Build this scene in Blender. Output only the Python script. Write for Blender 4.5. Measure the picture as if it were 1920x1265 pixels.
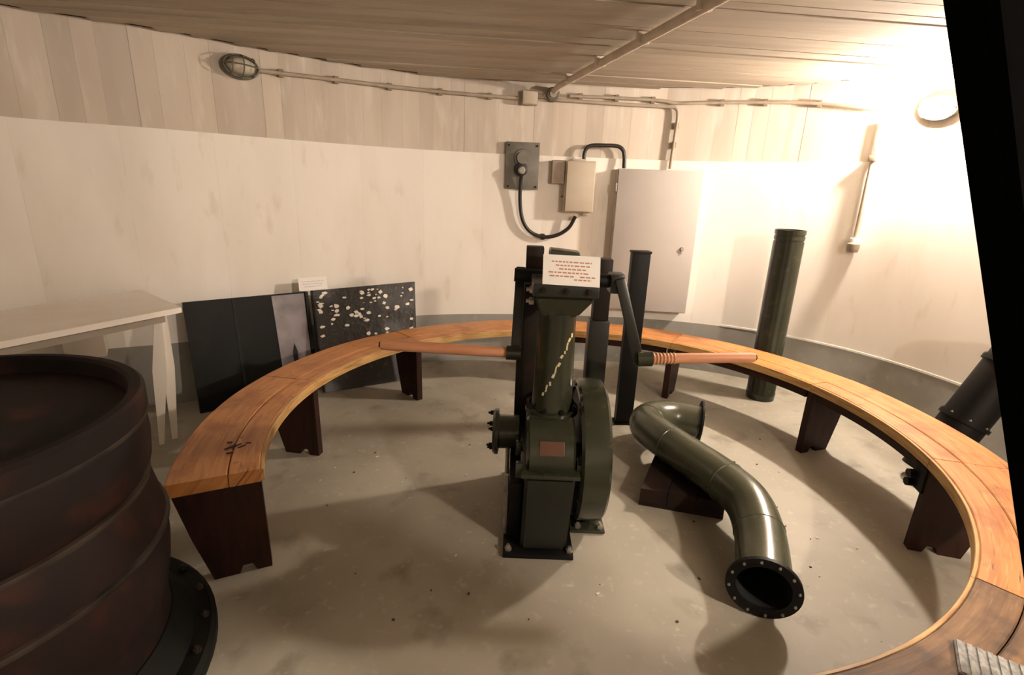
import bpy, bmesh, math, random
from mathutils import Vector, Matrix
random.seed(7)
for o in list(bpy.data.objects): bpy.data.objects.remove(o)
S = bpy.context.scene
COL = S.collection
R = math.radians

# ------------------------------------------------------------------ camera, world, exposure
H = 1.55
cam = bpy.data.cameras.new('camera'); co = bpy.data.objects.new('camera', cam); COL.objects.link(co)
pitch, roll = R(16.35), R(2.2)
F = Vector((0, math.cos(pitch), -math.sin(pitch))); X = Vector((1, 0, 0)); U = X.cross(F)
Rt = math.cos(roll)*X + math.sin(roll)*U; Up = -math.sin(roll)*X + math.cos(roll)*U
M = Matrix((Rt, Up, -F)).transposed().to_4x4(); M.translation = (0, 0, H)
co.matrix_world = M
cam.sensor_width = 36; cam.lens = 950/1920*36; cam.clip_start = .02
S.camera = co
w = bpy.data.worlds.new('world'); S.world = w; w.use_nodes = True
w.node_tree.nodes['Background'].inputs[0].default_value = (0, 0, 0, 1)
w.node_tree.nodes['Background'].inputs[1].default_value = 0
S.view_settings.view_transform = 'Standard'; S.view_settings.look = 'None'
S.view_settings.gamma = 1; S.view_settings.use_curve_mapping = False
S.view_settings.exposure = 0.3
LAMP_STRENGTH = 1900.0
LAMP_DIM = 1650.0      # the weaker lamp on the wall behind
LAMP_COLOR = (1.0, .84, .70)

# ------------------------------------------------------------------ materials
def mat(name, col, rough=.6, metal=0, noise=None, bump=0, spec=.5, coords='Object', scale=(1, 1, 1), rand=0, extra=None):
    """noise = (second colour, noise scale, low, high)"""
    m = bpy.data.materials.new(name); m.use_nodes = True
    nt = m.node_tree; N = nt.nodes; L = nt.links
    b = N['Principled BSDF']
    b.inputs['Roughness'].default_value = rough; b.inputs['Metallic'].default_value = metal
    b.inputs['Specular IOR Level'].default_value = spec
    tc = N.new('ShaderNodeTexCoord'); mp = N.new('ShaderNodeMapping')
    L.new(tc.outputs[coords], mp.inputs[0]); mp.inputs['Scale'].default_value = scale
    out = None
    c4 = lambda c: (c[0], c[1], c[2], 1)
    rgb = N.new('ShaderNodeRGB'); rgb.outputs[0].default_value = c4(col); out = rgb.outputs[0]
    layers = [] if noise is None else (noise if isinstance(noise, list) else [noise])
    first = None
    for ly in layers:
        (c2, sc, lo, hi) = ly[:4]
        n = N.new('ShaderNodeTexNoise'); n.inputs['Scale'].default_value = sc; n.inputs['Detail'].default_value = 5
        L.new(mp.outputs[0] if len(ly) == 4 else tc.outputs['Object'], n.inputs[0])
        r = N.new('ShaderNodeMapRange'); r.inputs[1].default_value = lo; r.inputs[2].default_value = hi
        L.new(n.outputs[0], r.inputs[0])
        x = N.new('ShaderNodeMix'); x.data_type = 'RGBA'
        L.new(r.outputs[0], x.inputs[0]); L.new(out, x.inputs[6]); x.inputs[7].default_value = c4(c2)
        out = x.outputs[2]; first = first or n
    if rand:
        oi = N.new('ShaderNodeObjectInfo'); r = N.new('ShaderNodeMapRange')
        r.inputs[3].default_value = 1-rand; r.inputs[4].default_value = 1+rand*.4
        L.new(oi.outputs['Random'], r.inputs[0])
        h = N.new('ShaderNodeHueSaturation'); L.new(r.outputs[0], h.inputs['Value']); L.new(out, h.inputs['Color']); out = h.outputs[0]
    L.new(out, b.inputs['Base Color'])
    if bump and first:
        bp = N.new('ShaderNodeBump'); bp.inputs['Strength'].default_value = bump; bp.inputs['Distance'].default_value = .01
        L.new(first.outputs[0], bp.inputs['Height']); L.new(bp.outputs[0], b.inputs['Normal'])
    return m

def emit(name, col, s):
    m = bpy.data.materials.new(name); m.use_nodes = True; nt = m.node_tree
    nt.nodes.remove(nt.nodes['Principled BSDF']); e = nt.nodes.new('ShaderNodeEmission')
    e.inputs[0].default_value = (*col, 1); e.inputs[1].default_value = s
    nt.links.new(e.outputs[0], nt.nodes['Material Output'].inputs[0]); return m

MT = {}
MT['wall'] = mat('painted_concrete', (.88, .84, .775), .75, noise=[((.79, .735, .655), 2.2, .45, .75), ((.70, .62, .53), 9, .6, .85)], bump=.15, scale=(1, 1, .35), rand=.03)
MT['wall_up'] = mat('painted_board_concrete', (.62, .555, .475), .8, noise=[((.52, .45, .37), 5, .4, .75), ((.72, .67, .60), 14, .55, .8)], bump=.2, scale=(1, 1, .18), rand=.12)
MT['dado'] = mat('grey_dado_paint', (.33, .325, .30), .6, noise=[((.25, .24, .21), 3, .4, .75), ((.40, .40, .38), 11, .6, .8)], bump=.1)
MT['floor'] = mat('concrete_floor', (.35, .325, .265), .6, noise=[((.25, .225, .175), 1.7, .42, .72), ((.19, .165, .125), 6, .58, .78), ((.42, .39, .33), 24, .6, .8)], bump=.12)
MT['ceil'] = mat('board_marked_concrete', (.42, .36, .285), .85, noise=[((.34, .285, .215), 4, .4, .7), ((.48, .42, .34), 16, .55, .8)], bump=.3, scale=(.25, 2.2, 1), rand=.16)
MT['wood'] = mat('orange_varnished_wood', (.50, .215, .062), .45, noise=[((.36, .125, .03), 2.6, .42, .7), ((.62, .34, .13), 7, .55, .78), ((.11, .04, .012), 5, .63, .72), ((.30, .10, .025), 7, .52, .72, 1), ((.10, .045, .018), 16, .66, .78, 1)], bump=.12, coords='UV', scale=(1.1, 16, 1))
MT['wood_old'] = mat('dirty_weathered_wood', (.20, .105, .042), .6, noise=[((.10, .045, .016), 2.6, .4, .7), ((.26, .15, .065), 7, .55, .78), ((.05, .025, .012), 9, .5, .72, 1)], bump=.15, coords='UV', scale=(1.1, 16, 1))
MT['duct'] = mat('olive_duct_enamel', (.062, .064, .038), .26, noise=[((.042, .044, .026), 5, .4, .7), ((.09, .085, .055), 17, .62, .8)], bump=.08)
MT['ceilpipe'] = mat('pale_ceiling_pipe', (.60, .52, .42), .6, noise=((.5, .42, .33), 9, .4, .7))
MT['strip'] = mat('light_wood_edge', (.52, .32, .12), .45, noise=((.3, .14, .04), 6, .45, .7), coords='UV', scale=(1, 12, 1))
MT['legwood'] = mat('dark_red_wood', (.030, .010, .006), .5, noise=((.012, .006, .004), 7, .4, .7), bump=.1, scale=(4, 4, .8), spec=.2)
MT['handle'] = mat('handle_wood', (.62, .31, .17), .55, noise=((.48, .19, .09), 9, .4, .7), scale=(.3, 4, 4))
MT['green'] = mat('olive_green_enamel', (.027, .030, .017), .22, noise=[((.02, .022, .013), 5, .4, .7), ((.055, .05, .03), 17, .62, .8)], bump=.08)
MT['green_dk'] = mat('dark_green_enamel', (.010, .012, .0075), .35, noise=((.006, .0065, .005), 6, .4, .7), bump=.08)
MT['black'] = mat('black_steel', (.004, .004, .004), .5, noise=((.009, .007, .005), 8, .5, .8), spec=.2)
MT['postblack'] = mat('matt_black_steel', (.0012, .0012, .0012), .9, spec=.02)
MT['brown_steel'] = mat('brown_black_steel', (.012, .009, .006), .5, noise=((.028, .013, .008), 10, .5, .75), spec=.2)
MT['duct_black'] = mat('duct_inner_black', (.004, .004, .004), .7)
MT['steel'] = mat('bare_steel', (.45, .43, .38), .35, metal=.8, noise=((.2, .18, .15), 20, .5, .8))
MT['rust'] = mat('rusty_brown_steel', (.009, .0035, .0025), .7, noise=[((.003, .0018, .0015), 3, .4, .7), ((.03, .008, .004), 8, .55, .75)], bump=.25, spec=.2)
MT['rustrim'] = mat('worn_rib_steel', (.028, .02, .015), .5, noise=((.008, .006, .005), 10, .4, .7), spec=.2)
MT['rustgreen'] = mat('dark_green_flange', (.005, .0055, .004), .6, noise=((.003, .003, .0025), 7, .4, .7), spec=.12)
MT['white'] = mat('cream_cabinet_paint', (.47, .44, .41), .5, noise=((.43, .40, .37), 2.5, .4, .75))
MT['boxgrey'] = mat('beige_plastic', (.50, .44, .35), .5, noise=((.43, .37, .29), 5, .4, .7))
MT['plate'] = mat('grey_metal_plate', (.16, .15, .12), .5, noise=((.10, .095, .075), 9, .4, .7))
MT['cable'] = mat('black_cable', (.010, .008, .007), .45)
MT['conduit'] = mat('beige_conduit', (.37, .31, .24), .6, noise=((.29, .235, .175), 9, .4, .7))
MT['clip'] = mat('brown_clip', (.22, .17, .12), .6)
MT['paper'] = mat('white_paper', (.88, .85, .80), .8)
MT['ink'] = mat('red_brown_print', (.50, .22, .15), .8)
MT['inkblue'] = mat('blue_print', (.45, .45, .62), .8)
MT['table'] = mat('white_table_laminate', (.86, .81, .74), .5, noise=((.80, .74, .66), 4, .4, .75))
MT['tableedge'] = mat('table_underside', (.30, .26, .21), .6)
MT['panel'] = mat('black_glossy_panel', (.004, .0045, .0035), .45, noise=((.010, .010, .008), 5, .5, .8), spec=.12)
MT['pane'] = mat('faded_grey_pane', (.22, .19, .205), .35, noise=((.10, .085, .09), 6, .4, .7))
MT['board'] = mat('dark_mottled_board', (.012, .010, .008), .4, noise=[((.06, .05, .04), 24, .58, .7)], bump=.5)
MT['chip'] = mat('white_chip', (.8, .76, .68), .3)
MT['boxwood'] = mat('dark_crate_wood', (.016, .008, .005), .75, noise=((.008, .004, .003), 9, .4, .7), spec=.2)
MT['mat'] = mat('woven_grey', (.36, .36, .34), .8, noise=((.22, .22, .21), 60, .4, .6))
MT['yellowmark'] = mat('yellow_paint_mark', (.55, .48, .28), .6)
MT['stencil'] = mat('black_stencil_paint', (.03, .015, .008), .7)
MT['glass_off'] = mat('dusty_lamp_glass', (.55, .50, .40), .25)
MT['lampmetal'] = mat('lamp_base_metal', (.14, .13, .09), .5, noise=((.08, .075, .05), 14, .4, .7))
MT['glow'] = emit('lit_lamp_glass', LAMP_COLOR, LAMP_STRENGTH)
MT['glow_dim'] = emit('dim_lamp_glass', LAMP_COLOR, LAMP_DIM)
MT['debris'] = mat('pale_floor_chips', (.6, .56, .48), .8)
MT['debris_dk'] = mat('dark_floor_chips', (.05, .04, .03), .8)
MT['nameplate'] = mat('dark_red_nameplate', (.085, .03, .012), .4)
MT['rubber'] = mat('grey_rubber', (.3, .28, .24), .7)

# ------------------------------------------------------------------ mesh helpers
class B:
    """collects shapes in world coordinates, then links them as one mesh"""
    def __init__(s): s.bm = bmesh.new(); s.uv = None
    def box(s, c, size, rot=None, bevel=0):
        r = bmesh.ops.create_cube(s.bm, size=1); vs = r['verts']
        m = Matrix.Translation(Vector(c)) @ (rot.to_4x4() if rot is not None else Matrix()) @ Matrix.Diagonal((*size, 1))
        bmesh.ops.transform(s.bm, matrix=m, verts=vs)
        if bevel:
            es = list({e for v in vs for e in v.link_edges})
            bmesh.ops.bevel(s.bm, geom=es, offset=bevel, segments=2, affect='EDGES', profile=.6)
        return s
    def bx(s, x0, x1, y0, y1, z0, z1, bevel=0):
        return s.box(((x0+x1)/2, (y0+y1)/2, (z0+z1)/2), (x1-x0, y1-y0, z1-z0), None, bevel)
    def hexa(s, p):   # 8 corners: bottom 4 ccw, top 4 ccw
        v = [s.bm.verts.new(q) for q in p]
        for f in ((3, 2, 1, 0), (4, 5, 6, 7), (0, 1, 5, 4), (1, 2, 6, 5), (2, 3, 7, 6), (3, 0, 4, 7)):
            s.bm.faces.new([v[i] for i in f])
        return s
    def prism(s, pts, d):   # polygon pts extruded by vector d
        d = Vector(d); a = [s.bm.verts.new(q) for q in pts]; b = [s.bm.verts.new(Vector(q)+d) for q in pts]; n = len(pts)
        s.bm.faces.new(a[::-1]); s.bm.faces.new(b)
        for i in range(n): s.bm.faces.new((a[i], a[(i+1) % n], b[(i+1) % n], b[i]))
        return s
    def tube(s, pts, r, n=12, caps=True):
        pts = [Vector(q) for q in pts]; k = len(pts); rr = r if isinstance(r, (list, tuple)) else [r]*k
        t0 = (pts[1]-pts[0]).normalized(); u = t0.orthogonal().normalized(); rings = []
        for i in range(k):
            t = (pts[min(i+1, k-1)]-pts[max(i-1, 0)]).normalized()
            u = (u-t*u.dot(t)).normalized(); v = t.cross(u)
            rings.append([s.bm.verts.new(pts[i]+rr[i]*(math.cos(a)*u+math.sin(a)*v)) for a in [2*math.pi*j/n for j in range(n)]])
        for i in range(k-1):
            for j in range(n):
                s.bm.faces.new((rings[i][j], rings[i][(j+1) % n], rings[i+1][(j+1) % n], rings[i+1][j]))
        if caps: s.bm.faces.new(rings[0][::-1]); s.bm.faces.new(rings[-1])
        return s
    def lathe(s, prof, o, ax=(0, 0, 1), n=32):   # prof = (radius, height) along axis ax from o; radius 0 closes
        o = Vector(o); ax = Vector(ax).normalized(); u = ax.orthogonal().normalized(); v = ax.cross(u); rings = []
        for (r, h) in prof:
            if r <= 1e-6: rings.append([s.bm.verts.new(o+ax*h)])
            else: rings.append([s.bm.verts.new(o+ax*h+r*(math.cos(a)*u+math.sin(a)*v)) for a in [2*math.pi*j/n for j in range(n)]])
        for a, b in zip(rings, rings[1:]):
            for j in range(n):
                k = (j+1) % n
                if len(a) == 1 and len(b) == 1: continue
                if len(a) == 1: s.bm.faces.new((a[0], b[k], b[j]))
                elif len(b) == 1: s.bm.faces.new((a[j], a[k], b[0]))
                else: s.bm.faces.new((a[j], a[k], b[k], b[j]))
        return s
    def build(s, name, m, parent=None, smooth=False):
        bmesh.ops.recalc_face_normals(s.bm, faces=s.bm.faces)
        org = Vector(parent_loc(parent)) if parent else None
        if org is None:     # a thing that is one mesh: origin at its base centre
            xs = [v.co for v in s.bm.verts]
            org = Vector(((min(q.x for q in xs)+max(q.x for q in xs))/2, (min(q.y for q in xs)+max(q.y for q in xs))/2, min(q.z for q in xs)))
        bmesh.ops.translate(s.bm, verts=s.bm.verts, vec=-org)
        me = bpy.data.meshes.new(name); s.bm.to_mesh(me); s.bm.free()
        me.materials.append(MT[m] if isinstance(m, str) else m)
        if smooth:
            for p in me.polygons: p.use_smooth = True
            me.set_sharp_from_angle(angle=R(38))
        o = bpy.data.objects.new(name, me); COL.objects.link(o)
        if parent: o.parent = parent; ORG[o.name] = org
        else: o.location = org; ORG[o.name] = org
        return o
ORG = {}
def parent_loc(p): return ORG[p.name]
def tag(o, label=None, cat=None, group=None, kind=None):
    if label: o['label'] = label
    if cat: o['category'] = cat
    if group: o['group'] = group
    if kind: o['kind'] = kind
    return o
def thing(name, label, cat, loc, group=None):
    o = bpy.data.objects.new(name, None); COL.objects.link(o); o.location = loc; o.empty_display_size = .1
    ORG[o.name] = Vector(loc); return tag(o, label, cat, group)
def bolt(b, o, ax, r=.012, h=.012):
    b.lathe([(0, 0), (r, 0), (r, h), (r*.5, h), (r*.5, h*1.7), (0, h*1.7)], o, ax, 6)
def smoothpath(P, n=8):
    P = [Vector(q) for q in P]; P = [2*P[0]-P[1]]+P+[2*P[-1]-P[-2]]; o = []
    for i in range(1, len(P)-2):
        a, b, c, d = P[i-1:i+3]
        for k in range(n):
            t = k/n; o.append(.5*((2*b)+(c-a)*t+(2*a-5*b+4*c-d)*t*t+(3*b-a-3*c+d)*t**3))
    o.append(P[-2]); return o

# ------------------------------------------------------------------ room shell
WP = [(-2.95, 2.88), (-2.25, 3.38), (-1.62, 3.90), (-1.0, 4.30), (-.3, 4.51), (.5, 4.58), (1.3, 4.56), (2.0, 4.33), (2.5, 3.92), (2.8, 3.4), (2.95, 2.7), (2.98, 1.8), (2.75, .5), (2.1, -.8), (.9, -1.75), (-.8, -1.95), (-2.4, -1.2), (-3.35, .1), (-3.5, 1.5)]
W = []
for i in range(len(WP)):
    a, b, c, d = [Vector(WP[(i+k) % len(WP)]) for k in (-1, 0, 1, 2)]
    for k in range(16):
        t = k/16; W.append(.5*((2*b)+(c-a)*t+(2*a-5*b+4*c-d)*t*t+(3*b-a-3*c+d)*t**3))
CUM = [0]
for i in range(len(W)): CUM.append(CUM[-1]+(W[(i+1) % len(W)]-W[i]).length)
TOT = CUM[-1]
def wframe(s):
    s %= TOT; lo = 0; hi = len(W)
    while hi-lo > 1:
        m = (lo+hi)//2
        if CUM[m] <= s: lo = m
        else: hi = m
    a, b = W[lo], W[(lo+1) % len(W)]; p = a+(b-a)*((s-CUM[lo])/(CUM[lo+1]-CUM[lo]))
    # smooth normal
    def tg(i): return (W[(i+1) % len(W)]-W[(i-1) % len(W)]).normalized()
    f = (s-CUM[lo])/(CUM[lo+1]-CUM[lo]); e = (tg(lo)*(1-f)+tg((lo+1) % len(W))*f).normalized()
    return p, e, Vector((e.y, -e.x))          # point, tangent, inward normal
def WS(s, z, off=0):
    p, e, n = wframe(s); q = p+n*off; return Vector((q.x, q.y, z))
CEIL = 2.38
def curved_slab(b, s0, s1, z0, z1, o0, o1, step=.12):
    n = max(1, int(math.ceil((s1-s0)/step))); L = []
    for i in range(n+1):
        s = s0+(s1-s0)*i/n
        L.append([b.bm.verts.new(WS(s, z, o)) for z, o in ((z0, o0), (z1, o0), (z1, o1), (z0, o1))])
    for A, C in zip(L, L[1:]):
        for k in range(4): b.bm.faces.new((A[k], A[(k+1) % 4], C[(k+1) % 4], C[k]))
    b.bm.faces.new(L[0]); b.bm.faces.new(L[-1][::-1]); return b

fl = B(); vs = [fl.bm.verts.new((p.x, p.y, z)) for z in (-.1, 0) for p in W]
n = len(W); fl.bm.faces.new(vs[:n]); fl.bm.faces.new(vs[n:])
for i in range(n): fl.bm.faces.new((vs[i], vs[(i+1) % n], vs[n+(i+1) % n], vs[n+i]))
floor = tag(fl.build('floor', 'floor'), kind='structure')
cl = B(); vs = [cl.bm.verts.new((p.x, p.y, z)) for z in (CEIL+.014, CEIL+.12) for p in W]
cl.bm.faces.new(vs[:n]); cl.bm.faces.new(vs[n:])
for i in range(n): cl.bm.faces.new((vs[i], vs[(i+1) % n], vs[n+(i+1) % n], vs[n+i]))
ceiling = tag(cl.build('ceiling', 'ceil'), kind='structure')
# imprint boards of the ceiling, each its own strip, running across the room
ang = R(6); cd = Vector((math.cos(ang), math.sin(ang))); cn = Vector((-math.sin(ang), math.cos(ang)))
def xrange_at(t):
    hits = []
    for i in range(n):
        a, b = W[i], W[(i+1) % n]; da, db = a.dot(cn)-t, b.dot(cn)-t
        if da*db < 0: q = a+(b-a)*(da/(da-db)); hits.append(q.dot(cd))
    return (min(hits), max(hits)) if len(hits) >= 2 else None
t = 1.15
while t < 4.7:
    wd = random.choice((.10, .12, .14, .11)); r0, r1 = xrange_at(t+.0025), xrange_at(t+wd-.0025)
    if r0 and r1:
        x0, x1 = max(r0[0], r1[0]), min(r0[1], r1[1]); dz = random.uniform(-.003, .003); tl = random.uniform(-.003, .003)
        q = [cd*x+cn*y for x, y in ((x0, t+.0025), (x1, t+.0025), (x1, t+wd-.0025), (x0, t+wd-.0025))]
        zz = (CEIL+dz-tl, CEIL+dz-tl, CEIL+dz+tl, CEIL+dz+tl)
        B().hexa([(p.x, p.y, z) for p, z in zip(q, zz)]+[(p.x, p.y, CEIL+.014) for p in q]).build('board', 'ceil', ceiling)
    t += wd
# wall: a concrete shell carrying formwork panels (lower lift), narrow boards (upper lift) and a painted dado
SA, SB = -1.3, 9.0
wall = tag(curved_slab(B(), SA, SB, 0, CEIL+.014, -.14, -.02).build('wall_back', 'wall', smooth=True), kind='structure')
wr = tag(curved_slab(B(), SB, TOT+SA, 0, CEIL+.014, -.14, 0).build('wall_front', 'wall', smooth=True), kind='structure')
curved_slab(B(), SB, TOT+SA, 0, .44, 0, .002).build('dado', 'dado', wr, True)
curved_slab(B(), SA, SB, 0, .44, -.02, .0).build('dado', 'dado', wall, True)
curved_slab(B(), 5.35, 7.6, .44, .455, -.02, .004).build('paint_line', 'paper', wall, True)
s = SA
while s < SB-.01:
    e = min(SB, s+random.choice((.48, .5, .55)))
    curved_slab(B(), s+.0002, e-.0002, .44, 1.829, -.02, random.uniform(-.0006, .0004)).build('panel', 'wall', wall, True); s = e
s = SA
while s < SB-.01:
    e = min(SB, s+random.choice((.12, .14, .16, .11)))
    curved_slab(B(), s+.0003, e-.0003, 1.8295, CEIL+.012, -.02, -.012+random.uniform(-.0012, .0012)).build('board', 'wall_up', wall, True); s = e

# ------------------------------------------------------------------ the curved bench
BC = Vector((.411, 2.436)); RI, RO, ST = 1.527, 1.855, .465
bench = thing('curved_bench', 'long curved orange wooden bench running in a ring around the machine', 'bench', (BC.x, BC.y, 0))
def pol(a, r, z): return Vector((BC.x+r*math.cos(R(a)), BC.y+r*math.sin(R(a)), z))
def arc_board(a0, a1, r0, r1, z0, z1, name, m, bev=.004, wob=0):
    b = B(); uvl = b.bm.loops.layers.uv.new('UVMap'); k = max(4, int(abs(a1-a0)/2)); off = random.random()*20
    sec = [(r0, z0), (r1, z0), (r1, z1-bev), (r1-bev, z1), (r0+bev, z1), (r0, z1-bev)]; L = []; arc = {}
    for i in range(k+1):
        a = a0+(a1-a0)*i/k; row = []
        dz = wob*math.sin(a*.21+off)
        for (r, z) in sec:
            v = b.bm.verts.new(pol(a, r, z+dz)); arc[v] = (R(a)*(r0+r1)/2+off, r+z*.8); row.append(v)
        L.append(row)
    for A, C in zip(L, L[1:]):
        for j in range(6): b.bm.faces.new((A[j], A[(j+1) % 6], C[(j+1) % 6], C[j]))
    b.bm.faces.new(L[0]); b.bm.faces.new(L[-1][::-1])
    for f in b.bm.faces:
        for lp in f.loops: lp[uvl].uv = arc[lp.vert]
    return b.build(name, m, bench, True)
JA = [206.8, 171, 135, 97, 58, 19, -15, -48, -80]
for a0, a1 in zip(JA, JA[1:]):
    wm = 'wood_old' if a0 < -40 else 'wood'  # last seat section gets darker brown boards
    arc_board(a0-.08, a1+.08, 1.652, RO, ST-.055, ST, 'seat_board', wm, wob=.0015)
    arc_board(a0-.08, a1+.08, RI+.012, 1.649, ST-.055, ST, 'seat_board', wm, wob=.0015)
    arc_board(a0-.05, a1+.05, RI, RI+.0115, ST-.05, ST-.002, 'edge_strip', 'strip', .002)
for a0, a1 in zip(JA[3:6], JA[4:7]):
    arc_board(a0-1.5, a1+1.5, RI+.02, RI+.06, ST-.105, ST-.0555, 'rail', 'legwood', .002)
def leg(a):
    t = Vector((-math.sin(R(a)), math.cos(R(a)), 0))*.045
    zt = ST-.056
    prof = [(1.535, 0), (1.59, 0), (1.605, .035), (1.64, .035), (1.655, 0), (1.745, 0), (1.80, .2), (1.845, zt), (1.54, zt)]
    b = B(); pts = [pol(a, r, z)-t/2 for r, z in prof]; b.prism(pts, t)
    return b.build('leg', 'legwood', bench)
for a in (205.4, 171, 135, 97, 58, 19, -15, -48, -78): leg(a)
for a in (-13.2,):                                        # bolted steel bracket where two seat sections meet
    br = B(); br.box(pol(a, 1.553, .345), (.05, .10, .125), Matrix.Rotation(R(a), 3, 'Z'), .006)
    br = br.build('bracket', 'black', bench, True)
    for z in (.30, .345): 
        b = B(); b.lathe([(0, 0), (.02, 0), (.02, .05), (0, .05)], pol(a+1.2, 1.55, z), (-1, .1, 0), 8); b.build('bolt', 'black', br)
sb = B()
for i, (dx, dy, l, an) in enumerate([(0, 0, .10, 62), (.025, .015, .09, 64), (.055, .01, .07, 60), (.03, -.06, .05, 20), (-.03, .05, .04, 10), (.07, .05, .04, 15)]):
    sb.box((-1.165+dx*.8, 1.90+dy*.8, ST+.0022), (l*.5, .008, .002), Matrix.Rotation(R(an), 3, 'Z'))
sb.build('stencil_mark', 'stencil', bench)

# ------------------------------------------------------------------ hand-cranked ventilation machine
mc = thing('ventilation_machine', 'dark green hand-cranked ventilation machine standing in the middle of the room', 'machine', (.19, 2.2, 0))
B().bx(-.005, .305, 1.855, 2.56, 0, .022, .004).bx(.306, .54, 2.57, 2.69, 0, .022, .004).build('base_plate', 'black', mc, True)
B().bx(.307, .475, 2.04, 2.42, 0, .018, .008).build('foot_plate', 'green', mc, True)
for x, y in ((.018, 1.885), (.288, 1.885), (.012, 2.36), (.45, 2.065), (.345, 2.065)):
    b = B(); bolt(b, (x, y, .018), (0, 0, 1), .016, .018); b.build('bolt', 'steel', mc)
b = B(); b.hexa([(.072, 1.885, .022), (.272, 1.885, .022), (.272, 2.32, .022), (.072, 2.32, .022), (.078, 1.88, .385), (.292, 1.88, .385), (.292, 2.32, .385), (.078, 2.32, .385)])
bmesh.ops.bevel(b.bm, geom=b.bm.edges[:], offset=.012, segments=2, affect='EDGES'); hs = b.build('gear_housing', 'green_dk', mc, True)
B().bx(.060, .310, 1.868, 2.33, .386, .405, .005).build('flange', 'green', hs, True)
for x in (.052, .312):
    for y in (1.93, 2.12):
        b = B(); b.bx(x-.014, x+.014, y-.014, y+.014, .36, .43, .004); b.build('bolt', 'green', hs, True)
B().bx(.012, .071, 1.97, 2.30, .022, .30, .012).build('side_rib', 'black', mc, True)
for y in (1.99, 2.28):
    b = B(); b.tube([(.0, y, .03), (.0, y, .33)], .011, 8); b.build('tie_rod', 'steel', mc, True)
gc = B(); gc.lathe([(0, 0), (.135, 0), (.155, .012), (.155, .198), (.135, .21), (0, .21)], (.082, 2.06, .43), (1, 0, 0), 40)
gc = gc.build('gear_case', 'green', mc, True)
npx = B(); a = R(118)
npx.box((.187, 2.06+.1565*math.cos(R(152)), .43+.1565*math.sin(R(152))), (.105, .004, .06), Matrix.Rotation(R(-28), 3, 'X'), .001)
npx.build('nameplate', 'nameplate', gc)
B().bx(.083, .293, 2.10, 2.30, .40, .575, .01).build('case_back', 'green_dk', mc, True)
cf = B(); cf.lathe([(0, 0), (.122, 0), (.122, .022), (0, .022)], (.196, 2.17, .572), n=28); cf = cf.build('column_flange', 'green', mc, True)
for an in range(0, 360, 45):
    b = B(); bolt(b, (.196+.105*math.cos(R(an+22)), 2.17+.105*math.sin(R(an+22)), .594), (0, 0, 1), .011, .012); b.build('bolt', 'black', cf)
col = B(); col.lathe([(.095, 0), (.092, .03), (.083, .40), (.083, .44), (.088, .44), (.088, .455), (0, .455)], (.196, 2.17, .590), n=36)
col = col.build('column', 'green', mc, True)
ym = B(); random.seed(3)
for i in range(16):
    if i in (4, 9): continue
    f = i/15; z = .68+.27*f; x = .150+.105*f+random.uniform(-.006, .006); rr = .0935-.0245*(z-.59)
    dx = max(-.95, min(.95, (x-.196)/rr)); y = 2.17-rr*math.sqrt(1-dx*dx)
    ym.box((x, y-.0005, z), (random.uniform(.006, .012), .002, random.uniform(.012, .022)), Matrix.Rotation(math.asin(dx), 3, 'Z') @ Matrix.Rotation(R(random.uniform(-10, 35)), 3, 'Y'))
ym.build('paint_lettering', 'yellowmark', col)  # small broken yellow marks running up the column
hd = B(); hd.hexa([(.118, 2.09, 1.035), (.275, 2.09, 1.035), (.275, 2.25, 1.035), (.118, 2.25, 1.035), (.085, 2.06, 1.125), (.345, 2.06, 1.125), (.345, 2.30, 1.125), (.085, 2.30, 1.125)])
bmesh.ops.bevel(hd.bm, geom=hd.bm.edges[:], offset=.01, segments=2, affect='EDGES'); hd = hd.build('head', 'green', mc, True)
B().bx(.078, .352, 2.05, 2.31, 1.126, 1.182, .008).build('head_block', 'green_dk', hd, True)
for x in (.12, .215, .31):
    b = B(); bolt(b, (x, 2.05, 1.155), (0, -1, 0), .014, .012); b.build('bolt', 'brown_steel', hd)
for z in (1.09, 1.14):
    b = B(); bolt(b, (.088, 2.14, z), (-1, 0, 0), .018, .02); b.build('bolt', 'steel', hd)
lid = B(); lid.box((.215, 2.24, 1.285), (.13, .10, .035), Matrix.Rotation(R(5), 3, 'Y'), .008); lid = lid.build('cap', 'green', mc, True)
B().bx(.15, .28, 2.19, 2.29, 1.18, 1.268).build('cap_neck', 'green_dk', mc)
ax = B(); ax.tube([(-.0, 2.36, 1.165), (.50, 2.36, 1.15)], .032, 16); ax.build('axle', 'black', mc, True)
B().bx(.445, .51, 2.31, 2.41, 1.10, 1.19, .008).build('bearing_block', 'green_dk', mc, True)
# cranks: arm > socket, wooden bar > grip
def crank(p0, p1, h0, h1, r):
    p0, p1, h0, h1 = map(Vector, (p0, p1, h0, h1))
    d = (p1-p0); L = d.length; z = d.normalized(); x = Vector((1, 0, 0)); y = z.cross(x).normalized(); x = y.cross(z)
    m3 = Matrix((x, y, z)).transposed()
    a = B(); a.box((p0+p1)/2, (.048, .026, L+.05), m3, .008); a = a.build('crank_arm', 'green_dk', mc, True)
    e = (h1-h0).normalized()
    B().tube([h0-e*.04, h0+e*.03], .036, 14).build('socket', 'green', a, True)
    hb = B().tube([h0+e*.02, h0+(h1-h0)*.3, h1-e*.02, h1], [r*.92, r, r*.95, r*.8], 14).build('handle_bar', 'handle', mc, True)
    B().tube([h1, h1+e*.008], r*.55, 10).build('end_pin', 'brown_steel', hb, True)
    return hb
hb = crank((.49, 2.30, 1.15), (.60, 2.28, .80), (.632, 2.27, .805), (1.142, 2.27, .832), .025)
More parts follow.
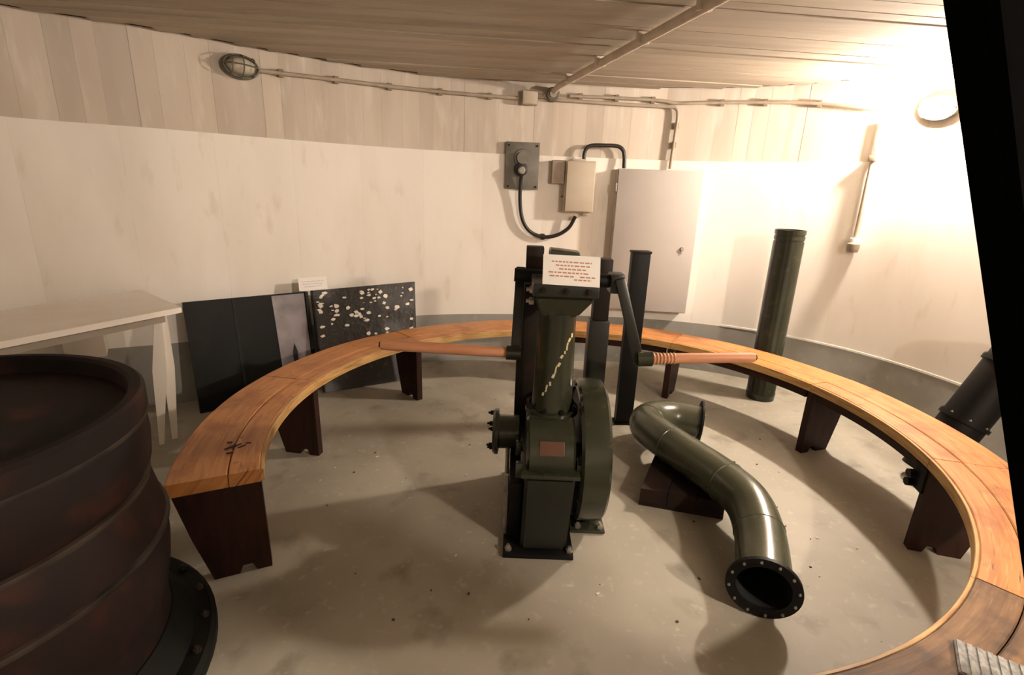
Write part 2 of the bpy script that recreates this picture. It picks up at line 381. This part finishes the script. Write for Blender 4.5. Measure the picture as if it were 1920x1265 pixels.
for i in range(7):
    x = .665+i*.016; b = B(); b.lathe([(.0265, 0), (.0285, .004), (.0265, .008)], (x, 2.27, .807+i*.0008), (1, 0, .05), 12); b.build('winding', 'handle', hb, True)
crank((.03, 2.44, 1.165), (.02, 2.32, .81), (.005, 2.30, .80), (-.622, 2.30, .815), .027)
# two upright square tubes behind the column
B().bx(.055, .14, 2.46, 2.545, 1.135, 1.285, .006).build('upright_tube', 'brown_steel', mc, True)
B().bx(.018, .142, 2.45, 2.555, 1.105, 1.135, .005).build('collar', 'green', mc, True)
B().bx(.026, .134, 2.455, 2.55, .022, 1.105, .006).build('upright_tube', 'brown_steel', mc, True)
B().bx(.42, .503, 2.59, 2.67, .9, 1.222, .005).build('upright_tube', 'brown_steel', mc, True)
B().bx(.405, .512, 2.58, 2.676, .022, .9, .005).build('upright_tube', 'green_dk', mc, True)
FC = (.316, 2.22, .358)
fw = B(); fw.lathe([(0, .03), (.29, .03), (.294, .0), (.322, 0), (.335, .012), (.337, .065), (.335, .118), (.322, .13), (.1, .135), (0, .135)], FC, (1, 0, 0), 64)
fw = fw.build('fan_casing', 'green', mc, True)
B().lathe([(0, 0), (.285, 0), (.285, .018), (0, .018)], (FC[0]+.011, FC[1], FC[2]), (1, 0, 0), 48).build('side_plate', 'black', fw, True)  # black disc puts shade into the colour of the casing's left face
for an in range(0, 360, 40):
    b = B(); bolt(b, (FC[0]-.0, FC[1]+.308*math.cos(R(an)), FC[2]+.308*math.sin(R(an))), (-1, 0, 0), .008, .004); b.build('bolt', 'green_dk', fw)
st = B(); st.lathe([(0, 0), (.105, 0), (.115, .012), (.115, .028), (.085, .034), (.085, .13), (0, .13)], (-.078, 2.33, .37), (1, 0, 0), 28); st = st.build('motor_stub', 'green', mc, True)
for an in (60, 130, 200, 270, 340):
    b = B(); bolt(b, (-.078, 2.33+.092*math.cos(R(an)), .37+.092*math.sin(R(an))), (-1, 0, 0), .012, .016); b.build('bolt', 'black', st)

def paper(name, label, corners, mat_ink, lines, seed, thick=.003):
    """flat sheet with illegible print; corners: bottom-left, bottom-right, top-right, top-left"""
    bl, br, tr, tl = [Vector(q) for q in corners]; nn = (br-bl).cross(tl-bl).normalized()
    t = thing(name, label, 'sign', (bl+br)/2)
    B().prism([bl, br, tr, tl], nn*-thick).build('sheet', 'paper', t)
    rng = random.Random(seed); k = len(lines)
    for (v, u0, u1) in lines:
        b = B(); u = u0
        while u < u1:
            l = rng.uniform(.03, .09); e = min(u1, u+l); h = .022
            P = lambda a, c: bl+(br-bl)*a+(tl-bl)*c+nn*.0008
            b.prism([P(u, v-h), P(e, v-h), P(e, v+h), P(u, v+h)], nn*-.0007); u = e+.02
        b.build('print_line', mat_ink, t)
    return t
paper('paper_sign', 'white paper notice with red print propped on top of the green machine', [(.115, 2.035, 1.184), (.348, 2.035, 1.178), (.348, 2.075, 1.296), (.115, 2.075, 1.300)], 'ink',
      [(.78, .15, .85), (.66, .22, .82), (.54, .28, .75), (.42, .1, .8), (.30, .12, .55), (.30, .65, .92), (.20, .55, .85)], 4)

# ------------------------------------------------------------------ S-shaped duct lying on the floor
ep = [(.985, 1.58, .14), (1.045, 1.72, .15), (1.10, 1.89, .175), (1.115, 2.06, .2), (1.06, 2.25, .207), (.965, 2.46, .207), (.875, 2.67, .205), (.845, 2.84, .19), (.915, 2.985, .175), (1.06, 3.045, .16), (1.235, 3.005, .15)]
duct = thing('duct_elbow', 'olive green S-shaped duct pipe with bolted flanges lying on the floor', 'duct', (1.0, 2.3, 0))
pp = smoothpath(ep, 8)
db = B(); k = len(pp)
db.tube(pp, .103, 28, caps=False); pipe = db.build('pipe', 'duct', duct, True)
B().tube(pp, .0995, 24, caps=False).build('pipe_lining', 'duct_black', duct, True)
def flange(c, ax, R0, ri, th, nb, m='black'):
    ax = Vector(ax).normalized(); c = Vector(c)
    f = B().lathe([(ri, 0), (R0, 0), (R0, th), (ri, th), (ri, 0)], c, ax, 40).build('flange', m, duct, True)
    u = ax.orthogonal().normalized(); v = ax.cross(u); rb = (R0+ri)/2+.004
    for i in range(nb):
        an = 2*math.pi*i/nb
        b = B(); bolt(b, c+rb*(math.cos(an)*u+math.sin(an)*v), -ax, .006, .005); b.build('bolt', 'steel', f)
    return f
d0 = (pp[1]-pp[0]).normalized(); d1 = (pp[-2]-pp[-1]).normalized()
flange(pp[0]-d0*.006, d0, .134, .098, .016, 12); flange(pp[-1]-d1*.006, d1, .135, .098, .012, 12)
for i in (15, 30, 44, 60):                                      # weld seams of the bends
    dd = (pp[i+1]-pp[i-1]).normalized()
    B().lathe([(.101, -.006), (.1055, -.003), (.1055, .003), (.101, .006)], pp[i], dd, 28).build('weld_seam', 'duct', duct, True)
cr = thing('wooden_block', 'dark brown wooden block supporting the S-shaped duct on the floor', 'block', (1.0, 2.48, 0))
q = [Vector((.69, 2.29)), Vector((1.09, 2.19)), Vector((1.31, 2.60)), Vector((.90, 2.74))]
for i in range(3):
    f0, f1 = i/3+.004, (i+1)/3-.004
    a, b_, c_, d_ = q[0].lerp(q[1], f0), q[0].lerp(q[1], f1), q[3].lerp(q[2], f1), q[3].lerp(q[2], f0)
    B().hexa([(v.x, v.y, .022) for v in (a, b_, c_, d_)]+[(v.x, v.y, .098) for v in (a, b_, c_, d_)]).build('plank', 'boxwood', cr)
for g in (0, 1):
    a, b_ = (q[0], q[1]) if g == 0 else (q[3], q[2]); o_ = (q[3]-q[0]).normalized()*(.05 if g == 0 else -.05)
    B().hexa([(v.x, v.y, 0) for v in ((a, b_, b_+o_, a+o_) if g == 0 else (a+o_, b_+o_, b_, a))]+[(v.x, v.y, .0215) for v in ((a, b_, b_+o_, a+o_) if g == 0 else (a+o_, b_+o_, b_, a))]).build('batten', 'boxwood', cr)

# ------------------------------------------------------------------ standing post, tall pipe, leaning pipe, near black beam
po = thing('steel_post', 'black square steel post standing behind the machine in front of the white cabinet', 'post', (.80, 3.27, 0))
B().bx(.745, .86, 3.235, 3.31, .012, 1.185, .004).build('shaft', 'black', po, True)
B().bx(.74, .865, 3.23, 3.315, 1.185, 1.2, .003).build('cap', 'brown_steel', po, True)
B().bx(.735, .87, 3.225, 3.32, 0, .012).build('foot', 'black', po)
tp = thing('tall_pipe', 'tall dark green pipe standing upright between the bench and the wall', 'pipe', (2.03, 3.84, 0))
B().lathe([(.0, .004), (.105, 0), (.105, .03), (.108, .035), (.108, .055), (.105, .06), (.105, 1.25), (.1, 1.252), (.1, 1.262), (.105, 1.264), (.105, 1.29), (.1, 1.292), (.1, 1.30), (.106, 1.302), (.107, 1.335), (.098, 1.335), (.098, 1.25), (0, 1.25)], (2.03, 3.84, 0), n=36).build('shell', 'green', tp, True)
lp = thing('leaning_pipe', 'thick black pipe leaning against the wall behind the right side of the bench', 'pipe', (2.47, 2.72, 0))
a0, a1 = Vector((2.43, 2.65, .052)), Vector((2.80, 2.65, .885)); dv = (a1-a0).normalized()
B().tube([a0, a1], .112, 28).build('shell', 'black', lp, True)
for f in (.40, .80):
    c = a0.lerp(a1, f); g = B().lathe([(.112, -.012), (.124, -.012), (.124, .012), (.112, .012)], c, dv, 28).build('collar', 'black', lp, True)
    u = dv.orthogonal().normalized(); v = dv.cross(u)
    for i in range(8):
        an = i*math.pi/4+.2; b = B(); bolt(b, c+.118*(math.cos(an)*u+math.sin(an)*v)+dv*.012, dv, .007, .006); b.build('bolt', 'steel', g)
bt = thing('leaning_beam', 'broad black steel beam leaning across the right edge of the picture', 'beam', (1.25, .62, 0))
x_at = lambda z: .476+(1.776-z)*.4393
b = B()
zt = CEIL-.01
b.prism([(x_at(.0)+.0, .60, 0), (x_at(0)+.60, .60, 0), (x_at(zt)+.60, .60, zt), (x_at(zt), .60, zt)], (0, .018, 0))  # unseen right part widened to shade the lower left from the dim lamp
b.build('web', 'postblack', bt)
for o_ in (0, .582):
    B().prism([(x_at(0)+o_, .6185, 0), (x_at(0)+o_+.018, .6185, 0), (x_at(zt)+o_+.018, .6185, zt), (x_at(zt)+o_, .6185, zt)], (0, .05, 0)).build('flange', 'postblack', bt)

# ------------------------------------------------------------------ rusty tank at the left
tk = thing('rusty_tank', 'large rusty brown ribbed steel tank standing in the dark at the lower left', 'tank', (-1.56, 1.14, 0))
o = (-1.56, 1.14, 0)
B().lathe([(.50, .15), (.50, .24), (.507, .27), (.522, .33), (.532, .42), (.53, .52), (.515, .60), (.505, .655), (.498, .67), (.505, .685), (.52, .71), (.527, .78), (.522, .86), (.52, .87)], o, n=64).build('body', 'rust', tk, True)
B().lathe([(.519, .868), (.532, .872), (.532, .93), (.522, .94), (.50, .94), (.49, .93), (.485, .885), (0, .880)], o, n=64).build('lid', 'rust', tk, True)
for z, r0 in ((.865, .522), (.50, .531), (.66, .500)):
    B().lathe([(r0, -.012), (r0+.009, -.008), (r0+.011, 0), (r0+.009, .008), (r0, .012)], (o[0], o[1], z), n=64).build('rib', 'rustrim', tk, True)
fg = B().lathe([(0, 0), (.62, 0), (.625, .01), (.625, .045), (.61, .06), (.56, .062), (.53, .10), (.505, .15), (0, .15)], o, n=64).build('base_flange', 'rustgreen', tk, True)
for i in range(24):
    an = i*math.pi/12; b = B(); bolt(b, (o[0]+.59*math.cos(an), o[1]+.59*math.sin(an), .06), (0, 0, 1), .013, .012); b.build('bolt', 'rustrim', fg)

# ------------------------------------------------------------------ table at the left wall, with a pale box under it
tz = .84; ta, tb, tc_, td = Vector((-2.40, 3.19)), Vector((-1.87, 2.77)), Vector((-2.44, 1.50)), Vector((-2.97, 1.92))
tbl = thing('side_table', 'white topped table with splayed pale legs against the left wall', 'table', (-2.4, 2.35, 0))
B().hexa([(v.x, v.y, tz-.03) for v in (ta, td, tc_, tb)]+[(v.x, v.y, tz) for v in (ta, td, tc_, tb)]).build('table_top', 'table', tbl)
def tleg(p0, p1, w0, w1, w2, m):
    p0, p1 = Vector(p0), Vector(p1); side = Vector((.8, .6, 0)); md = p0.lerp(p1, .42)
    b = B(); b.prism([p0-side*w0, md-side*w1, p1-side*w2, p1+side*w2, md+side*w1, p0+side*w0], Vector((-.6, .8, 0))*.022); return b.build('leg', m, tbl)
tleg((-1.985, 2.735, .809), (-2.075, 2.715, 0), .016, .034, .012, 'table'); tleg((-1.975, 2.77, .809), (-2.045, 2.79, 0), .012, .030, .014, 'table')
tleg((-2.42, 1.62, .809), (-2.46, 1.60, 0), .016, .034, .012, 'table'); tleg((-2.85, 1.95, .809), (-2.87, 1.93, 0), .016, .03, .014, 'table')
B().hexa([(v.x, v.y, tz-.075) for v in (ta.lerp(tc_, .06), td.lerp(tb, .06), tc_.lerp(ta, .06), tb.lerp(td, .06))]+[(v.x, v.y, tz-.0305) for v in (ta.lerp(tc_, .06), td.lerp(tb, .06), tc_.lerp(ta, .06), tb.lerp(td, .06))]).build('apron', 'tableedge', tbl)
pb = thing('pale_box', 'small pale box fixed to the wall in the shade under the white table', 'box', WS(.31, .47, .09))
e_ = wframe(.31)
B().box(WS(.31, .55, .115), (.2, .2, .2), Matrix.Rotation(math.atan2(e_[1].y, e_[1].x), 3, 'Z'), .006).build('case', 'boxgrey', pb, True)
B().box(WS(.31, .656, .115), (.21, .21, .012), Matrix.Rotation(math.atan2(e_[1].y, e_[1].x), 3, 'Z'), .003).build('lid', 'boxgrey', pb, True)

# ------------------------------------------------------------------ dark boards leaning on the wall
def lean(name, label, t0, t1, b0, b1, th, m):
    t0, t1, b0, b1 = map(Vector, (t0, t1, b0, b1)); nn = (b1-b0).cross(t0-b0).normalized()
    t = thing(name, label, 'board', (b0+b1)/2)
    B().prism([b0, b1, t1, t0], -nn*th).build('sheet', m, t)
    P = lambda u, v, o=0: (b0.lerp(b1, u)).lerp(t0.lerp(t1, u), v)+nn*o
    return t, P, nn
t1, P1, n1 = lean('black_panel', 'glossy black panel with a grey pane leaning on the wall beside the table', (-2.19, 3.262, .748), (-1.575, 3.79, .742), (-2.10, 3.145, .004), (-1.49, 3.665, .004), .03, 'panel')
B().prism([P1(.70, .05, .0005), P1(.965, .05, .0005), P1(.965, .985, .0005), P1(.68, .985, .0005)], n1*.004).build('pane', 'pane', t1)  # grey patch painting a soft reflection on the panel
B().prism([P1(.355, .0, .0005), P1(.385, 0, .0005), P1(.375, 1, .0005), P1(.36, 1, .0005)], n1*.003).build('batten', 'black', t1)
B().prism([P1(.80, .05, .005), P1(.845, .05, .005), P1(.845, .42, .005), P1(.825, .50, .005), P1(.805, .42, .005)], n1*.003).build('handle', 'black', t1)  # dark figure within the painted reflection, not a handle
B().prism([P1(.965, .0, .0005), P1(1, 0, .0005), P1(1, 1, .0005), P1(.975, 1, .0005)], n1*.012).build('edge_bar', 'black', t1)
t2, P2, n2 = lean('mottled_board', 'dark mottled board flecked with shiny white chips leaning behind the bench', (-1.552, 3.80, .745), (-.842, 4.245, .765), (-1.42, 3.58, .004), (-.775, 3.965, .004), .035, 'board')
rng = random.Random(11)
for i in range(70):
    u, v = rng.uniform(.04, .96), rng.choice((rng.uniform(.45, .96), rng.uniform(.72, .97))); k = rng.randint(4, 6); a = rng.uniform(.007, .027); an0 = rng.random()*6
    el = rng.uniform(.4, 1)
    pts = []
    for j in range(k):
        an = an0+2*math.pi*j/k; rr = a*rng.uniform(.6, 1.1); pts.append(P2(u+rr*math.cos(an)/.75, v+rr*el*math.sin(an)/.8, .0005))
    B().prism(pts, n2*rng.uniform(.003, .008)).build('chip', 'chip', t2)  # white flecks painting the glints of a bumpy surface
B().prism([P2(u, v, .001) for u, v in ((0, 0), (.015, 0), (.015, 1), (0, 1))], n2*.014).build('edge_bar', 'black', t2)
B().lathe([(.012, 0), (.022, 0), (.022, .006), (.012, .006), (.012, 0)], P2(.86, .13, .001), n2, 16).build('ring', 'steel', t2, True)
sg0, sg1 = Vector((-1.61, 3.735, .7515)), Vector((-1.445, 3.866, .7515))
paper('paper_label', 'small white paper label standing between the two dark boards on the left', [sg0, sg1, sg1+Vector((-.01, .012, .095)), sg0+Vector((-.01, .012, .095))], 'inkblue', [(.7, .1, .9), (.5, .15, .85), (.3, .2, .8)], 9)

# ------------------------------------------------------------------ electrical things on the wall
def wrot(s): p, e, nn = wframe(s); return Matrix(((e.x, -nn.x, 0), (e.y, -nn.y, 0), (0, 0, 1)))   # x along wall, y into wall, z up
def wbox(b, s, z, off, ls, depth, hz, bev=0): b.box(WS(s, z, off+depth/2), (ls, depth, hz), wrot(s), bev); return b
sp = thing('power_socket', 'dark grey wall plate with a black round power socket and plug', 'socket', WS(3.49, 1.55, 0))
wbox(B(), 3.492, 1.738, .001, .285, .03, .378, .005).build('plate', 'plate', sp, True)
nn = wframe(3.49)[2]; N3 = Vector((nn.x, nn.y, 0))
B().lathe([(.075, 0), (.07, .012), (.05, .014), (.048, .04), (0, .04)], WS(3.49, 1.80, .031), N3, 28).build('cover', 'plate', sp, True)
B().lathe([(0, 0), (.055, 0), (.055, .03), (.045, .034), (0, .034)], WS(3.482, 1.71, .031), N3, 28).build('outlet', 'cable', sp, True)
B().lathe([(0, 0), (.03, 0), (.03, .03), (.022, .04), (0, .04)], WS(3.482, 1.70, .066), N3, 20).build('plug', 'rubber', sp, True)
for ds in (-.12, .12):
    for z in (1.57, 1.90): b = B(); bolt(b, WS(3.492+ds, z, .031), N3, .009, .005); b.build('bolt', 'black', sp)
def wcable(name, label, pts, r, m='cable', clips=()):
    t = thing(name, label, 'cable' if m == 'cable' else 'conduit', WS(pts[0][0], min(q[1] for q in pts), .03))
    B().tube(smoothpath([WS(*q) for q in pts], 6), r, 10).build('sheath' if m == 'cable' else 'tube', m, t, True)
    for (s_, z_) in clips:
        wbox(B(), s_, z_, .001, .035, .034, .05, .004).build('clip', 'clip' if m != 'cable' else 'cable', t, True)
    return t
wcable('power_cable', 'black cable hanging in a loop from the round socket to the beige box', [(3.482, 1.664, .088), (3.479, 1.60, .07), (3.483, 1.441, .05), (3.512, 1.294, .045), (3.583, 1.196, .04), (3.698, 1.154, .04), (3.82, 1.172, .045), (3.92, 1.24, .055), (3.97, 1.34, .07)], .016, clips=[(3.698, 1.154)])
sw = thing('switch_box', 'beige plastic switch box on the wall left of the white cabinet', 'box', WS(3.99, 1.36, 0))
wbox(B(), 3.985, 1.585, .001, .255, .10, .42, .012).build('case', 'boxgrey', sw, True)
wbox(B(), 3.985, 1.585, .1015, .235, .018, .40, .006).build('cover', 'boxgrey', sw, True)
wbox(B(), 3.80, 1.70, .001, .11, .07, .19, .008).build('side_box', 'conduit', sw, True)
wbox(B(), 3.87, 1.50, .001, .06, .03, .012).build('strap', 'clip', sw)
wbox(B(), 4.06, 1.363, .03, .06, .04, .022, .004).build('gland', 'boxgrey', sw, True)
wbox(B(), 3.97, 1.802, .03, .12, .03, .018, .004).build('gland', 'boxgrey', sw, True)
wcable('arched_cable', 'short black cable arching from the beige box over to the white cabinet', [(4.009, 1.814, .055), (4.012, 1.86, .05), (4.03, 1.90, .05), (4.075, 1.922, .05), (4.183, 1.926, .05), (4.285, 1.924, .05), (4.335, 1.895, .05), (4.352, 1.84, .05), (4.357, 1.752, .06)], .016)
cb = thing('wall_cabinet', 'white steel cabinet with a small lock fixed to the back wall', 'cabinet', WS(4.66, .53, 0))
sc = 4.66; R3 = wrot(sc); cc = WS(sc, 1.145, 0); Lx = Vector((R3[0][0], R3[1][0], 0)); Nn = -Vector((R3[0][1], R3[1][1], 0))
B().box(cc+Nn*.075, (.70, .15, 1.20), R3, .006).build('case', 'white', cb, True)
dr = B().box(cc+Nn*.159, (.685, .016, 1.185), R3, .004).build('door', 'white', cb, True)
kp = cc+Nn*.167+Lx*.245+Vector((0, 0, -.035))
B().lathe([(0, 0), (.016, 0), (.016, .012), (.012, .016), (0, .016)], kp, Nn, 16).build('lock', 'steel', dr, True)
B().box(kp+Vector((0, 0, -.028))+Nn*.008, (.008, .006, .035), R3).build('key', 'steel', dr)
for z in (-.45, .45): B().box(cc+Nn*.155-Lx*.352+Vector((0, 0, z)), (.012, .02, .07), R3, .002).build('hinge', 'white', cb, True)
# conduits
cA = wcable('conduit_left', 'beige conduit clipped under the ceiling from the unlit lamp to the junction box', [(1.47, 2.247, .03), (1.737, 2.256, .028), (2.035, 2.265, .028), (2.522, 2.268, .028), (2.99, 2.265, .028), (3.44, 2.261, .028)], .014, 'conduit', [(1.62, 2.253), (2.0, 2.264), (2.4, 2.267), (2.8, 2.267), (3.2, 2.263)])
cA.name = 'ceiling_conduit'; ORG[cA.name] = cA.location
wcable('ceiling_conduit', 'beige conduit running right from the junction box and dropping to the white cabinet', [(3.74, 2.264, .028), (4.0, 2.258, .026), (4.4, 2.249, .026), (4.68, 2.243, .026), (4.745, 2.228, .026), (4.765, 2.17, .026), (4.76, 2.0, .026), (4.752, 1.76, .028)], .014, 'conduit', [(4.763, 2.1), (4.76, 1.95)])
wcable('ceiling_conduit', 'upper beige conduit with brown clips running right to the lit lamp', [(3.86, 2.296, .028), (4.22, 2.297, .026), (4.595, 2.289, .026), (4.70, 2.275, .026), (4.83, 2.27, .026), (5.021, 2.275, .026), (5.38, 2.271, .026), (5.74, 2.25, .026), (6.19, 2.175, .026)], .013, 'conduit', [(3.95, 2.296), (4.25, 2.297), (4.55, 2.291), (5.1, 2.275), (5.42, 2.27), (5.8, 2.244)])
jb = thing('junction_box', 'small beige junction box above the power socket under the ceiling', 'box', WS(3.53, 2.21, 0))
wbox(B(), 3.53, 2.265, .001, .13, .06, .11, .01).build('case', 'conduit', jb, True); wbox(B(), 3.53, 2.265, .0615, .115, .008, .095, .003).build('lid', 'boxgrey', jb, True)
wbox(B(), 3.635, 2.285, .01, .08, .03, .035, .004).build('gland', 'clip', jb, True)
jr = thing('round_junction', 'round junction fitting at the corner where the ceiling conduit starts', 'box', WS(3.72, 2.24, 0))
nn = wframe(3.72)[2]; N3 = Vector((nn.x, nn.y, 0))
B().lathe([(0, 0), (.055, 0), (.055, .05), (.045, .06), (0, .06)], WS(3.72, 2.30, .001), N3, 24).build('case', 'lampmetal', jr, True)
B().lathe([(0, 0), (.028, 0), (.028, .012), (0, .012)], WS(3.72, 2.30, .0615), N3, 16).build('lid', 'conduit', jr, True)
cp = thing('ceiling_pipe', 'pale pipe running along the ceiling from the corner junction toward the camera', 'conduit', (.27, 4.45, CEIL-.06))
p0, p1 = Vector((.265, 4.47, CEIL-.045)), Vector((1.15, 1.10, CEIL-.045))
B().tube([p0+Vector((0, 0, -.02)), p0+(p1-p0)*.03, p1], .024, 14).build('tube', 'ceilpipe', cp, True)
for i in range(6):
    c = p0.lerp(p1, .1+i*.16); B().box(c+Vector((0, 0, .012)), (.07, .03, .056), Matrix.Rotation(R(15), 3, 'Z'), .004).build('clip', 'ceilpipe', cp, True)
# right drop: narrow bracket, tube and a socket cup at the end
dp = thing('wall_drop_socket', 'narrow conduit dropping down the right wall to a small socket cup', 'socket', WS(6.226, 1.2, 0))
wbox(B(), 6.226, 1.97, .001, .03, .022, .26, .005).build('bracket', 'conduit', dp, True)
B().tube([WS(6.226, 1.85, .03), WS(6.227, 1.55, .03), WS(6.228, 1.28, .03)], .018, 12).build('tube', 'conduit', dp, True)
wbox(B(), 6.226, 1.85, .001, .05, .055, .04, .004).build('clip', 'clip', dp, True)
B().lathe([(0, 0), (.036, 0), (.042, .03), (.042, .06), (.03, .075), (0, .075)], WS(6.228, 1.19, .045), (0, 0, 1), 20).build('cup', 'clip', dp, True)
B().lathe([(0, 0), (.03, 0), (.03, .025), (0, .025)], WS(6.228, 1.266, .045), (0, 0, 1), 20).build('ring', 'paper', dp, True)

# oval bulkhead lamps with wire guards
def lamp(s, z, lit, label, tilt):
    t = thing('bulkhead_lamp', label, 'lamp', WS(s, z-.09, 0)); p, e, nn = wframe(s)
    c = WS(s, z, 0); N = Vector((nn.x, nn.y, 0)); E = Vector((e.x, e.y, 0)); Z = Vector((0, 0, 1))
    E, Z = E*math.cos(tilt)+Z*math.sin(tilt), -E*math.sin(tilt)+Z*math.cos(tilt)
    def oval(b, rings, k=32):
        L = []
        for (rx, rz, h) in rings:
            L.append([b.bm.verts.new(c+E*rx*math.cos(a)+Z*rz*math.sin(a)+N*h) for a in [2*math.pi*j/k for j in range(k)]])
        for A, C in zip(L, L[1:]):
            for j in range(k): b.bm.faces.new((A[j], A[(j+1) % k], C[(j+1) % k], C[j]))
        b.bm.faces.new(L[0][::-1]); b.bm.faces.new(L[-1]); return b
    oval(B(), [(.115, .075, .001), (.115, .075, .035), (.105, .065, .04)]).build('base', 'lampmetal', t, True)
    oval(B(), [(.088, .05, .041), (.085, .048, .07), (.072, .038, .095), (.045, .022, .11), (.015, .008, .115)]).build('glass', {True: 'glow', 2: 'glow_dim', False: 'glass_off'}[lit], t, True)
    g = B().tube([c+E*.105*math.cos(a)+Z*.066*math.sin(a)+N*.048 for a in [2*math.pi*j/24 for j in range(25)]], .006, 6).build('guard_ring', 'lampmetal', t, True)
    for f in (-.5, 0, .5):
        pts = [c+E*f*.13+Z*.066*math.cos(a)*math.sqrt(1-f*f)+N*(.048+.08*math.sin(a)) for a in [math.pi*j/10 for j in range(11)]]
        B().tube(pts, .004, 6).build('guard_wire', 'lampmetal', g, True)
    pts = [c-E*.105*math.cos(a)+N*(.048+.085*math.sin(a)) for a in [math.pi*j/12 for j in range(13)]]
    B().tube(pts, .004, 6).build('guard_wire', 'lampmetal', g, True)
lamp(1.367, 2.252, False, 'unlit oval bulkhead lamp with wire guard high on the left wall', R(-3))
lamp(6.55, 2.15, True, 'glowing oval bulkhead lamp high on the right wall', R(-5))
lamp(10.5, 2.12, 2, 'dimly lit oval bulkhead lamp on the wall opposite the leaning dark boards', 0)

# ------------------------------------------------------------------ small things
mt = thing('woven_mat', 'folded grey woven mat lying on the bench at the lower right corner', 'mat', (1.24, .93, ST+.001))
mr = Matrix.Rotation(R(-35), 3, 'Z')
B().box((1.255, .925, ST+.006), (.28, .12, .008), mr, .003).build('sheet', 'mat', mt, True)
for i in range(14):
    B().box(Vector((1.255, .925, ST+.0115))+mr @ Vector((-.13+i*.02, 0, 0)), (.011, .115, .003), mr).build('strip', 'mat', mt)
for m_, nm, lb, nb, sd in (('debris', 'pale_floor_chips', 'pale paint chips and crumbs scattered over the concrete floor', 60, 5), ('debris_dk', 'dark_floor_chips', 'dark crumbs and scraps scattered over the concrete floor', 45, 8)):
    rng = random.Random(sd); b = B()
    for i in range(nb):
        a = rng.uniform(-170, 190); rr = 1.45*math.sqrt(rng.random()); x, y = BC.x+rr*math.cos(R(a)), BC.y+rr*math.sin(R(a))
        if -.1 < x < .62 and 1.8 < y < 2.65: continue
        sz = rng.uniform(.003, .009)
        b.box((x, y, .0015), (sz*rng.uniform(.7, 2), sz, .003), Matrix.Rotation(rng.random()*3, 3, 'Z'))
    tag(b.build(nm, m_), lb, 'debris', kind='stuff')

for o in COL.objects:
    if o.parent is None:
        k = o.name.split('.')[0]
        g = {'bulkhead_lamp': 'oval bulkhead lamps on the walls', 'ceiling_conduit': 'conduits clipped under the ceiling'}.get(k)
        if g: o['group'] = g
